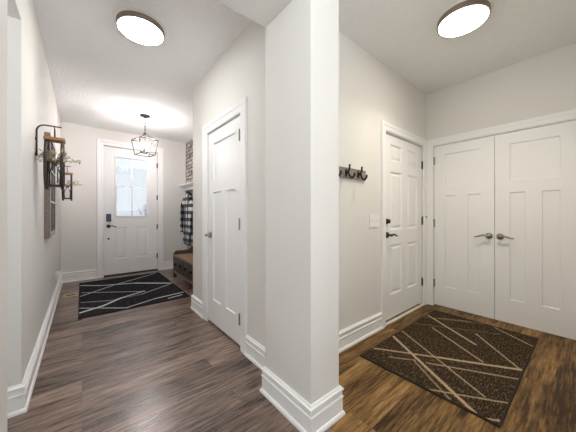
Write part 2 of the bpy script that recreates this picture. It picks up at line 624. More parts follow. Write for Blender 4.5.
# pillars and the dropped header between them
bm = bmesh.new()
box(bm, PX0, PX1, PY0, PY1, 0, ZC, 0.004, 2)
struct(link_mesh('wall_pillar', bm, M['wall']), 'square greige pillar between hall and mudroom', 'pillar')
bm = bmesh.new()
box(bm, LPX - 0.30, LPX, PY0, PY1, 0, ZC, 0.004, 2)
struct(link_mesh('wall_pillar_left', bm, M['wall']), 'greige pillar edge at the left of the hall', 'pillar')
bm = bmesh.new()
box(bm, LPX, PX0, PY0, PY1, ZB, ZC, 0.002, 1)
struct(link_mesh('ceiling_header', bm, M['wall']), 'dropped greige header crossing the hall ceiling', 'header')

# ---- baseboards
BASE = [(0, 0), (0.026, 0), (0.026, 0.012), (0.020, 0.022), (0.015, 0.024), (0.015, 0.098), (0.019, 0.103), (0.019, 0.109), (0.013, 0.114),
        (0.013, 0.138), (0.020, 0.144), (0.020, 0.153), (0.012, 0.158), (0.008, 0.166), (0, 0.166)]
CW = 0.086 * K                                   # casing width


def baseboard(name, path, label):
    bm = bmesh.new()
    sweep(bm, path, BASE, lambda x, y, h: Vector((x, y, h)))
    struct(link_mesh(name, bm, M['trim']), label, 'baseboard')


baseboard('baseboard_left', [(FDX - CW, YF), (XL, YF), (XL, YJ), (-1.6, YJ)], 'white baseboard along the left hall wall')
baseboard('baseboard_front', [(XN - 0.04, YF), (FDX + FDW + CW, YF)], 'white baseboard between front door and bench niche')
baseboard('baseboard_hall', [(XM, CD1 + CW), (XM, YE), (XN, YE)], 'white baseboard at the end of the closet wall')
baseboard('baseboard_right', [(MDX0 - CW * 0.62, YM), (PX1, YM), (PX1, PY0), (PX0, PY0), (PX0, PY1), (XM, PY1), (XM, CD0 - CW)], 'white baseboard wrapping the pillar')
baseboard('baseboard_partition', [(1.25, YP), (XC, YP)], 'white baseboard on the near mudroom wall')

# ---- door casings
CASE = [(0, 0), (0, 0.012), (0.012, 0.016), (0.055, 0.018), (0.060, 0.022), (0.080, 0.022), (CW - 0.004, 0.024), (CW, 0.020), (CW, 0)]


def casing(name, facing, x, y, w, h, label, cw=None, right=True):
    s = (cw or CW) / CW
    prof = [(o * s, t) for o, t in CASE]
    bm = bmesh.new()
    path = [(0, 0), (0, h), (w, h)] + ([(w, 0)] if right else [])
    sweep(bm, path, prof, lambda a, b, t: Vector((a, -t, b)))
    o = link_mesh(name, bm, M['trim'], loc=(x, y, 0), rotz=TO_FRONT[facing])
    return struct(o, label, 'door casing')


casing('trim_front', '-Y', FDX - 0.004, YF, FDW + 0.008, FDH + 0.008, 'white casing around the front door')
casing('trim_hall', '-X', XM, CD1 + 0.004, CD1 - CD0 + 0.008, CDH + 0.008, 'white casing around the narrow hall closet door')
MCW = 0.055 * K
casing('trim_mudroom', '-Y', MDX0 - 0.004, YM, MDX1 - MDX0 + 0.008, MDH + 0.014, 'white casing around the six panel door', 0.072 * K)
casing('trim_closet', '-X', XC, CL1 + 0.004, CL1 - CL0 + 0.008, CLH + 0.010, 'white casing around the double closet doors', 0.072 * K)


# ---- door hardware
def lever(door, x, z, direction, m, name='door_handle', size=1.0):
    """round rose with a waved lever, on the door's front face"""
    toward = Matrix.Translation((x, 0, z)) @ Matrix.Rotation(math.pi / 2, 4, 'X')      # local z -> -y
    bm = bmesh.new()
    r = 0.033 * size
    lathe(bm, [(0, 0), (r, 0), (r, 0.006), (r * 0.86, 0.014), (r * 0.5, 0.020), (0.012, 0.024), (0.011, 0.050), (0.015, 0.054), (0.013, 0.062), (0, 0.064)], 24, toward)
    h = link_mesh(name, bm, m, door, True)
    bm = bmesh.new()
    pts, rad = [], []
    for i in range(9):
        u = i / 8
        pts.append((x + direction * 0.118 * u, -0.056 - 0.004 * math.sin(u * math.pi), z + 0.010 * math.sin(u * math.pi * 1.7) * (0.4 + u)))
        rad.append((0.011 - 0.004 * u) * size)
    tube(bm, pts, rad, 10)
    link_mesh('lever', bm, m, h, True)
    return h


def bolt_rose(door, x, z, m, name='deadbolt', thumb=True, r=0.030):
    toward = Matrix.Translation((x, 0, z)) @ Matrix.Rotation(math.pi / 2, 4, 'X')
    bm = bmesh.new()
    lathe(bm, [(0, 0), (r, 0), (r, 0.008), (r * 0.8, 0.016), (r * 0.35, 0.020), (0, 0.020)], 24, toward)
    h = link_mesh(name, bm, m, door, True)
    if thumb:
        bm = bmesh.new()
        box(bm, x - 0.006, x + 0.006, -0.042, -0.016, z - 0.020, z + 0.020, 0.004, 2)
        link_mesh('thumb_turn', bm, m, h)
    return h


def hinges(door, x, zs, m, stop=None, lift=0.0):
    for z in zs:
        bm = bmesh.new()
        tube(bm, [(x, -0.008 - lift, z - 0.050), (x, -0.008 - lift, z - 0.018)], 0.0075, 10)
        tube(bm, [(x, -0.008 - lift, z - 0.0175), (x, -0.008 - lift, z + 0.0175)], 0.0078, 10)
        tube(bm, [(x, -0.008 - lift, z + 0.018), (x, -0.008 - lift, z + 0.050)], 0.0075, 10)
        box(bm, x - 0.014, x + 0.014, -0.004 - lift, 0.001, z - 0.05, z + 0.05)
        h = link_mesh('hinge', bm, m, door)
        if stop is not None and abs(z - stop) < 1e-6:
            bm = bmesh.new()
            tube(bm, [(x, -0.008 - lift, z + 0.05), (x, -0.014, z + 0.056), (x + 0.05, -0.03, z + 0.05)], 0.0045, 8)
            tube(bm, [(x + 0.044, -0.028, z + 0.05), (x + 0.062, -0.034, z + 0.046)], 0.010, 10)
            link_mesh('door_stop', bm, m, h)


def craftsman(w, mull=0.118, st=0.122):
    pw = (w - 2 * st - mull) / 2
    return [(st, 1.50, w - st, 1.885), (st, 0.245, st + pw, 1.375), (w - st - pw, 0.245, w - st, 1.375)]


# door 1: front door
FD_Y = YF + 0.03
bm = bmesh.new()
gl = (0.165, 1.072, FDW - 0.165, 2.235)
pw = 0.2
slab(bm, FDW, FDH - 0.028, 0.045, [gl], [(0.168, 0.285, 0.168 + pw, 0.885), (FDW - 0.168 - pw, 0.285, FDW - 0.168, 0.885)], 'raised', 0.010)
d1 = struct(link_mesh('door_1', bm, M['door'], loc=(FDX, FD_Y, 0.028)), 'tall white front door with a four pane window', 'door')
bm = bmesh.new()
prof = [(0, 0), (0, 0.012), (-0.008, 0.016), (-0.028, 0.010), (-0.032, 0), (-0.032, -0.02), (0, -0.02)]
sweep(bm, [(gl[0], gl[1]), (gl[0], gl[3]), (gl[2], gl[3]), (gl[2], gl[1]), (gl[0], gl[1])], [(-o * 0 + o, t) for o, t in prof], lambda a, b, t: Vector((a, -t, b)))
fr = link_mesh('glass_frame', bm, M['trim'], d1)
bm = bmesh.new()
xm, zm = (gl[0] + gl[2]) / 2, (gl[1] + gl[3]) / 2
slab(bm, gl[2] - gl[0], gl[3] - gl[1], 0.016,
     [(0.0301, 0.0301, xm - gl[0] - 0.009, zm - gl[1] - 0.009), (xm - gl[0] + 0.009, 0.0301, gl[2] - gl[0] - 0.0301, zm - gl[1] - 0.009),
      (0.0301, zm - gl[1] + 0.009, xm - gl[0] - 0.009, gl[3] - gl[1] - 0.0301), (xm - gl[0] + 0.009, zm - gl[1] + 0.009, gl[2] - gl[0] - 0.0301, gl[3] - gl[1] - 0.0301)])
link_mesh('glazing_bars', bm, M['trim'], d1, loc=(gl[0], 0.004, gl[1]))
bm = bmesh.new()
box(bm, gl[0] + 0.002, gl[2] - 0.002, 0.024, 0.030, gl[1] + 0.002, gl[3] - 0.002)
link_mesh('glass_pane', bm, M['glass'], d1)
lever(d1, 0.072, 0.905, 1, M['black'])
bolt_rose(d1, 0.072, 0.672, M['black'], 'lower_lock', False, 0.017)
bm = bmesh.new()
box(bm, 0.036, 0.110, -0.026, 0, 0.995, 1.135, 0.008, 3)
kp = link_mesh('keypad', bm, M['rubber'], d1)
for i in range(3):
    for j in range(4):
        bm = bmesh.new()
        box(bm, 0.050 + i * 0.016, 0.062 + i * 0.016, -0.029, -0.0255, 1.02 + j * 0.026, 1.038 + j * 0.026, 0.001, 1)
        link_mesh('button', bm, M['button'], kp)
hinges(d1, FDW - 0.002, [0.27, 0.87, 1.47, 2.13], M['bronze'])
bm = bmesh.new()
box(bm, FDX - g, FDX + FDW + g, YF - 0.01, YF + 0.14, 0.0, 0.022, 0.004, 2)
struct(link_mesh('trim_threshold', bm, M['darkgap']), 'dark threshold under the front door', 'threshold')

# door 2: hall closet
w = CD1 - CD0
bm = bmesh.new()
slab(bm, w, CDH - 0.018, 0.035, (), craftsman(w, 0.112, 0.122), 'flat', 0.012)
d2 = struct(link_mesh('door_2', bm, M['door'], loc=(XM + 0.006, CD1, 0.018), rotz=TO_FRONT['-X']), 'narrow white three panel closet door in the hall', 'door')
lever(d2, 0.062, 0.925, 1, M['nickel'])
hinges(d2, w - 0.010, [0.24, 1.06, 1.83], M['nickel'], lift=0.010)

# doors 3 and 4: double closet
w = CL1 - CLM - 0.003
bm = bmesh.new()
slab(bm, w, CLH - 0.022, 0.035, (), craftsman(w), 'flat', 0.011)
d3 = struct(link_mesh('door_3', bm, M['door'], loc=(XC + 0.004, CL1, 0.018), rotz=TO_FRONT['-X']), 'left leaf of the white double closet doors', 'door')
lever(d3, w - 0.045, 0.905, -1, M['nickel'])
hinges(d3, -0.002, [0.27, 1.03, 1.82], M['nickel'])
bm = bmesh.new()
slab(bm, w, CLH - 0.022, 0.035, (), craftsman(w), 'flat', 0.011)
d4 = struct(link_mesh('door_4', bm, M['door'], loc=(XC + 0.004, CLM - 0.003, 0.018), rotz=TO_FRONT['-X']), 'right leaf of the white double closet doors', 'door')
lever(d4, 0.045, 0.905, 1, M['nickel'])
hinges(d4, w + 0.002, [0.27, 1.03, 1.82], M['nickel'])

# door 5: six panel door
w = MDX1 - MDX0
pwid, ed = 0.255, 0.138
rows = [(0.25, 0.79), (0.955, 1.59), (1.705, 1.885)]
pan = [(a, z0, a + pwid, z1) for z0, z1 in rows for a in (ed, w - ed - pwid)]
bm = bmesh.new()
slab(bm, w, MDH - 0.045, 0.04, (), pan, 'raised', 0.011)
d5 = struct(link_mesh('door_5', bm, M['door'], loc=(MDX0, YM + 0.014, 0.037), rotz=0), 'white six panel door in the mudroom', 'door')
lever(d5, 0.062, 0.905, 1, M['bronze'])
bolt_rose(d5, 0.058, 1.05, M['bronze'])
hinges(d5, w + 0.001, [0.26, 1.04, 1.75], M['bronze'], 1.04)
bm = bmesh.new()
box(bm, MDX0 - g, MDX1 + g, YM - 0.014, YM + 0.012, 0.0, 0.016, 0.003, 2)
struct(link_mesh('trim_sill', bm, M['sill']), 'cream sill strip under the six panel door', 'threshold')


# ------------------------------------------------------------------ ceiling lights
def disc_light(x, y, diffuser, lamp, label):
    t = empty('ceiling_light', (x, y, ZC), label, 'ceiling light', 'flush ceiling lights')
    bm = bmesh.new()
    lathe(bm, [(0, 0), (0.188, 0), (0.188, -0.006), (0.180, -0.009), (0.172, -0.009)], 64)
    link_mesh('ceiling_plate', bm, M['plastic'], t, True)
    bm = bmesh.new()
    lathe(bm, [(0.172, -0.008), (0.174, -0.044), (0.170, -0.049), (0.163, -0.049), (0.163, -0.04), (0, -0.04)], 64)
    link_mesh('rim', bm, M['rail'], t, True)
    bm = bmesh.new()
    lathe(bm, [(0, -0.043), (0.162, -0.043), (0.162, -0.050), (0.150, -0.056), (0.110, -0.060), (0.05, -0.062), (0, -0.063)], 64)
    link_mesh('diffuser', bm, diffuser, t, True)
    ld = bpy.data.lights.new('ceiling_light_glow', 'AREA')      # most of the lamp's light goes downwards
    ld.shape = 'DISK'
    ld.size = 0.31
    ld.color = lamp[0]
    ld.energy = lamp[2]
    ld.spread = math.radians(125)
    lo = bpy.data.objects.new('ceiling_light_glow', ld)
    COL.objects.link(lo)
    lo.parent = t
    lo.location = (0, 0, -0.066)
    return t


disc_light(0.323 * K, 2.025 * K, M['lamp_hall'], HALL_LAMP, 'round flush ceiling light over the hall closet door')
disc_light(1.972 * K, 0.550 * K, M['lamp_mud'], MUD_LAMP, 'round flush ceiling light over the mudroom rug')

# lantern pendant
LX, LY = 0.658 * K, 3.84 * K
pt = empty('lantern_pendant', (LX, LY, ZC), 'open cage lantern pendant hanging before the front door', 'pendant light')
bm = bmesh.new()
lathe(bm, [(0, 0), (0.070, 0), (0.070, -0.014), (0.062, -0.020), (0.014, -0.022), (0.012, -0.04), (0, -0.04)], 32)
link_mesh('canopy', bm, M['black'], pt, True)
bm = bmesh.new()
ZT = -0.285
for i in range(10):                      # chain links along the stem
    z = -0.04 - i * 0.024
    ring = [(0.007 * math.cos(a) * (1 if i % 2 else 0), 0.007 * math.cos(a) * (0 if i % 2 else 1), z - 0.014 + 0.016 * math.sin(a)) for a in [2 * math.pi * k / 12 for k in range(13)]]
    tube(bm, ring, 0.0028, 6, False)
tube(bm, [(0.001, 0, -0.03), (0.001, 0, ZT)], 0.003, 6)
link_mesh('chain', bm, M['gunmetal'], pt, True)
bm = bmesh.new()
zt, zb, at, ab = -0.395, -0.622, 0.140, 0.106       # cage: top and bottom half diagonals are larger at the top
rot = math.radians(14)


def cr(r, a, z):
    return (r * 1.414 * math.cos(a + rot), r * 1.414 * math.sin(a + rot), z)


ang = [math.pi / 4 + k * math.pi / 2 for k in range(4)]
lathe(bm, [(0, ZT + 0.008), (0.022, ZT), (0.024, ZT - 0.03), (0.014, ZT - 0.04), (0, ZT - 0.042)], 20)
for k in range(4):
    a, b = ang[k], ang[(k + 1) % 4]
    tube(bm, [cr(at, a, zt), cr(at, b, zt)], 0.0062, 6)
    tube(bm, [cr(ab, a, zb), cr(ab, b, zb)], 0.0062, 6)
    tube(bm, [cr(at, a, zt), cr(ab, a, zb)], 0.0062, 6)
    tube(bm, [cr(0.012, a, ZT - 0.02), cr(0.04, a, ZT - 0.05), cr(0.10, a, ZT - 0.085), cr(at, a, zt)], 0.0062, 6)
link_mesh('cage', bm, M['gunmetal'], pt, True)
bm = bmesh.new()
tube(bm, [(0, 0, ZT - 0.03), (0, 0, -0.585)], 0.006, 8)
for k in range(4):
    tube(bm, [(0, 0, -0.58), cr(0.02, ang[k], -0.592), cr(0.036, ang[k], -0.58)], 0.005, 6)
    lathe(bm, [(0, 0), (0.017, 0.003), (0.02, 0.012), (0, 0.012)], 14, Matrix.Translation(cr(0.036, ang[k], -0.582)))
link_mesh('candle_arm', bm, M['gunmetal'], pt, True)
for k in range(4):
    bm = bmesh.new()
    lathe(bm, [(0, 0), (0.011, 0), (0.011, 0.075), (0, 0.075)], 14, Matrix.Translation(cr(0.036, ang[k], -0.570)))
    c = link_mesh('candle', bm, M['candle'], pt, True)
    bm = bmesh.new()
    lathe(bm, [(0, 0), (0.009, 0.004), (0.016, 0.022), (0.013, 0.042), (0.004, 0.066), (0, 0.070)], 14, Matrix.Translation(cr(0.036, ang[k], -0.495)))
    link_mesh('bulb', bm, M['bulb'], c, True)

# ------------------------------------------------------------------ rugs
MR = (1.757, 0.315, 3.275, 1.205)
mc = ((MR[0] + MR[2]) / 2, (MR[1] + MR[3]) / 2)
mlines = [(2.275, 1.20, 1.742, 0.40, 0.014, 1.0), (1.742, 0.40, 1.811, 0.315, 0.010, 0.8),
          (1.935, 1.195, 2.214, 0.785, 0.011, 0.95), (2.214, 0.785, 2.517, 0.324, 0.014, 1.0),
          (3.057, 1.205, 2.682, 0.646, 0.012, 1.0), (2.44, 1.19, 1.964, 0.427, 0.008, 0.75),
          (2.748, 1.033, 2.413, 0.535, 0.009, 0.8), (2.06, 0.82, 2.36, 0.32, 0.009, 0.7), (1.912, 1.046, 2.035, 0.879, 0.009, 0.6),
          (2.933, 0.711, 2.506, 0.33, 0.009, 0.8), (3.24, 0.628, 3.03, 0.32, 0.009, 0.8), (1.732, 0.728, 2.016, 0.315, 0.008, 0.75),
          (2.024, 0.897, 1.767, 0.556, 0.008, 0.55), (3.047, 1.08, 3.22, 0.82, 0.008, 0.6), (2.95, 1.20, 3.27, 0.70, 0.007, 0.45),
          (2.70, 1.20, 3.10, 0.55, 0.006, 0.35)]
HR = (-0.035, 3.60, 1.175, 5.43)
hc = ((HR[0] + HR[2]) / 2, (HR[1] + HR[3]) / 2)
hlines = [(-0.034, 3.786, 0.206, 3.90, 0.022, 1.0), (0.20, 3.895, 0.426, 4.118, 0.020, 0.95), (0.42, 4.11, 0.729, 4.263, 0.018, 0.8),
          (-0.021, 5.23, 0.238, 5.017, 0.022, 0.9), (0.238, 5.017, 0.675, 4.841, 0.020, 0.85), (0.675, 4.841, 1.157, 4.445, 0.024, 1.0),
          (-0.018, 4.541, 0.395, 4.916, 0.014, 0.75), (0.395, 4.916, 1.096, 5.37, 0.014, 0.7), (-0.026, 3.985, 0.439, 3.619, 0.013, 0.75),
          (0.419, 3.635, 0.771, 3.78, 0.013, 0.75), (0.771, 3.78, 1.163, 3.83, 0.016, 0.85), (-0.007, 4.743, 0.723, 4.23, 0.013, 0.6),
          (-0.016, 4.225, 0.282, 4.079, 0.012, 0.55), (0.282, 4.079, 0.649, 4.106, 0.010, 0.5), (0.649, 4.106, 1.114, 4.402, 0.012, 0.6),
          (0.903, 3.671, 1.11, 3.726, 0.014, 0.8)]
M['rug_mud'] = rug_material('brown_rug', mc, mlines, (0.034, 0.022, 0.013), (0.008, 0.005, 0.004), (0.62, 0.46, 0.29), streak=1.3)
M['rug_hall'] = rug_material('black_rug', hc, hlines, (0.013, 0.013, 0.015), (0.003, 0.003, 0.004), (0.95, 0.95, 0.95), streak=0.35)
M['bind_mud'] = mat('brown_rug_binding', (0.018, 0.012, 0.008), 0.9)
M['bind_hall'] = mat('black_rug_binding', (0.008, 0.008, 0.009), 0.9)


def rug(rect, c, m, mb, label):
    x0, y0, x1, y1 = rect[0] - c[0], rect[1] - c[1], rect[2] - c[0], rect[3] - c[1]
    bm = bmesh.new()
    box(bm, x0 + 0.008, x1 - 0.008, y0 + 0.008, y1 - 0.008, 0.0005, 0.011, 0.003, 2)
    o = tag(link_mesh('area_rug', bm, m, loc=(c[0], c[1], 0)), label, 'rug', 'patterned area rugs')
    bm = bmesh.new()
    ring = [(x0, y0), (x1, y0), (x1, y1), (x0, y1), (x0, y0)]
    prof = [(0, 0.0005), (0, 0.009), (0.003, 0.012), (0.010, 0.012), (0.012, 0.0005)]
    P = ring
    # four mitred edges
    rings = []
    for (sx, sy), (px, py) in zip([(1, 1), (-1, 1), (-1, -1), (1, -1)], ring[:4]):
        rings.append([bm.verts.new((px + sx * a, py + sy * a, h)) for a, h in prof])
    for i in range(4):
        a, b = rings[i], rings[(i + 1) % 4]
        for j in range(len(prof)):
            bm.faces.new((a[j], b[j], b[(j + 1) % len(prof)], a[(j + 1) % len(prof)]))
    link_mesh('binding', bm, mb, o)


rug(MR, mc, M['rug_mud'], M['bind_mud'], 'dark brown rug with beige lines on the mudroom floor')
rug(HR, hc, M['rug_hall'], M['bind_hall'], 'black rug with white lines before the front door')

# ------------------------------------------------------------------ bench niche: bench, coat panel, shelf, shirt
BX0, BX1, BY1, BY0 = 1.112 * K, 1.485 * K, 4.185 * K, 2.76 * K
bench = empty('storage_bench', ((BX0 + BX1) / 2, (BY0 + BY1) / 2, 0), 'rustic brown wooden storage bench against the niche wall', 'bench')
ox, oy = (BX0 + BX1) / 2, (BY0 + BY1) / 2
bx0, bx1, by0, by1 = BX0 - ox, BX1 - ox, BY0 - oy, BY1 - oy


def bpart(name, m, *bs, parent=None, bevel=0.004):
    bm = bmesh.new()
    for b in bs:
        box(bm, *b, bevel, 1)
    return link_mesh(name, bm, m, parent or bench)


SZ = 0.354 * K
bpart('seat', M['bench_top'], (bx0 - 0.006, bx1, by0 + 0.03, by1 - 0.03, SZ - 0.028, SZ))
bpart('carcass', M['bench_wood'], (bx0 + 0.02, bx1, by0 + 0.03, by1 - 0.03, 0.085, SZ - 0.028))
bpart('bottom_rail', M['bench_top'], (bx0 - 0.002, bx0 + 0.02, by0 + 0.03, by1 - 0.03, 0.085, 0.115))
for s in (0, 1):                                   # scrolled end panels
    prof = [(bx0 - 0.006, 0.0), (bx0 + 0.045, 0.0), (bx0 + 0.05, 0.06), (bx0 + 0.09, 0.085), (bx1 - 0.07, 0.085), (bx1 - 0.045, 0.06), (bx1 - 0.04, 0.0), (bx1 + 0.004, 0.0),
            (bx1 + 0.004, SZ + 0.16), (bx1 - 0.05, SZ + 0.155), (bx1 - 0.11, SZ + 0.115), (bx1 - 0.17, SZ + 0.078), (bx1 - 0.25, SZ + 0.066),
            (bx0 + 0.06, SZ + 0.070), (bx0 + 0.03, SZ + 0.062), (bx0 + 0.008, SZ + 0.035), (bx0 - 0.006, SZ + 0.01)]
    y0 = (by1 - 0.03) if s else by0
    bm = bmesh.new()
    a = [bm.verts.new((x, y0, z)) for x, z in prof]
    b = [bm.verts.new((x, y0 + 0.03, z)) for x, z in prof]
    bm.faces.new(a)
    bm.faces.new(b)
    for i in range(len(prof)):
        j = (i + 1) % len(prof)
        bm.faces.new((a[i], a[j], b[j], b[i]))
    link_mesh('end_panel', bm, M['bench_wood'], bench)
bpart('backrest', M['bench_wood'], (bx1 - 0.022, bx1, by0 + 0.03, by1 - 0.03, SZ, SZ + 0.15))
nd = 6
dw = (by1 - by0 - 0.06) / nd
for i in range(nd):
    ya = by1 - 0.03 - (i + 1) * dw + 0.006
    yb = ya + dw - 0.012
    dr = bpart('drawer', M['drawer_wood'], (bx0, bx0 + 0.018, ya, yb, 0.125, SZ - 0.036))
    bm = bmesh.new()
    ym, zz = (ya + yb) / 2, 0.26
    lathe(bm, [(0, 0.0), (0.022, 0), (0.018, 0.010), (0.034, 0.018), (0.034, 0.026), (0, 0.034)], 16, Matrix.Translation((bx0, ym, zz)) @ Matrix.Rotation(-math.pi / 2, 4, 'Y'))
    link_mesh('drawer_knob', bm, M['black'], dr, True)

SHX = 1.379 * K
ZS = 1.517 * K
shelf = empty('wall_mounted_shelf', (XN, (YE + YF) / 2, ZS), 'white moulded shelf above the coat panel', 'shelf')
shl = (YF - YE) / 2 - 0.004
bm = bmesh.new()
box(bm, SHX - XN, -0.03, -shl, shl, -0.024, 0.0, 0.003, 1)
link_mesh('shelf_board', bm, M['trim'], shelf)
bm = bmesh.new()
cv = [(-0.032, -0.024), (SHX - XN + 0.02, -0.024), (SHX - XN + 0.03, -0.034), (SHX - XN + 0.06, -0.052), (SHX - XN + 0.085, -0.078), (SHX - XN + 0.092, -0.11), (-0.032, -0.11)]
a = [bm.verts.new((x, -shl, z)) for x, z in cv]
b = [bm.verts.new((x, shl, z)) for x, z in cv]
bm.faces.new(a)
bm.faces.new(b)
for i in range(len(cv)):
    j = (i + 1) % len(cv)
    bm.faces.new((a[i], a[j], b[j], b[i]))
link_mesh('shelf_moulding', bm, M['trim'], shelf)

panel = empty('coat_rack', (XN - 0.001, (YE + YF) / 2, 0.5), 'blue grey boarded coat rack panel under the white shelf', 'coat rack')
bm = bmesh.new()
npl = 14
for i in range(npl):
    y0 = -shl + i * 2 * shl / npl
    box(bm, -0.030, -0.002, y0 + 0.0015, y0 + 2 * shl / npl - 0.0015, -0.02, ZS - 0.5 - 0.112, 0.002, 1)
link_mesh('board_panel', bm, M['panel'], panel)
for y in (0.95, 0.55, 0.15, -0.25, -0.65):
    bm = bmesh.new()
    box(bm, -0.036, -0.030, y - 0.015, y + 0.015, 1.03, 1.13, 0.002, 1)
    tube(bm, [(-0.036, y, 1.10), (-0.06, y, 1.11), (-0.085, y, 1.14), (-0.088, y, 1.165)], 0.006, 8)
    tube(bm, [(-0.036, y, 1.05), (-0.06, y, 1.03), (-0.082, y, 1.04), (-0.085, y, 1.065)], 0.006, 8)
    link_mesh('hook', bm, M['black'], panel, True)
bm = bmesh.new()
box(bm, XN - 0.028, XN - 0.001, YE + 0.002, YF - 0.002, ZS + 0.001, ZC - 0.001)
struct(link_mesh('wall_brick', bm, M['brick']), 'whitewashed brick facing above the shelf', 'wall')


def shirt(x, y, ztop):
    """plaid shirt hanging from a hook by its collar: body, two sleeves, collar"""
    t = empty('plaid_shirt', (x, y, ztop), 'black and white plaid shirt hanging under the shelf', 'shirt')
    bm = bmesh.new()
    rings = []
    nz, na = 26, 40
    for i in range(nz + 1):
        u = i / nz
        z = -1.02 * u
        wy = 0.05 + 0.17 * min(1, u * 4.0) ** 0.7 + 0.06 * u
        wx = 0.030 + 0.022 * u
        ring = []
        for k in range(na):
            a = 2 * math.pi * k / na
            fold = 1 + (0.10 + 0.16 * u) * math.sin(5 * a + 2.2 * u) + 0.06 * math.sin(9 * a + 5 * u)
            zz = z - (0.02 * math.sin(3 * a) if i == nz else 0)
            ring.append(bm.verts.new((math.cos(a) * wx * fold, math.sin(a) * wy * (1 + 0.05 * math.sin(7 * u + a)), zz)))
        rings.append(ring)
    for r0, r1 in zip(rings, rings[1:]):
        for k in range(na):
            bm.faces.new((r0[k], r0[(k + 1) % na], r1[(k + 1) % na], r1[k]))
    bm.faces.new(rings[0])
    bm.faces.new(rings[-1])
    link_mesh('shirt_body', bm, M['plaid'], t, True)
    for s in (-1, 1):
        bm = bmesh.new()
        pts = [(-0.012, s * 0.15, -0.10), (-0.022, s * 0.225, -0.22), (-0.026, s * 0.262, -0.40), (-0.03, s * 0.275, -0.60), (-0.03, s * 0.285, -0.74), (-0.03, s * 0.285, -0.80)]
        tube(bm, pts, [0.05, 0.056, 0.052, 0.046, 0.042, 0.040], 14)
        link_mesh('sleeve', bm, M['plaid'], t, True)
    bm = bmesh.new()
    pts = [(0.012 + 0.032 * math.cos(a), 0.07 * math.sin(a), 0.006 - 0.02 * math.cos(a)) for a in [math.radians(q) for q in range(-150, 151, 20)]]
    tube(bm, pts, 0.020, 8)
    link_mesh('collar', bm, M['plaid'], t, True)
    return t


shirt(XN - 0.108, 4.50 * K, 1.345 * K)


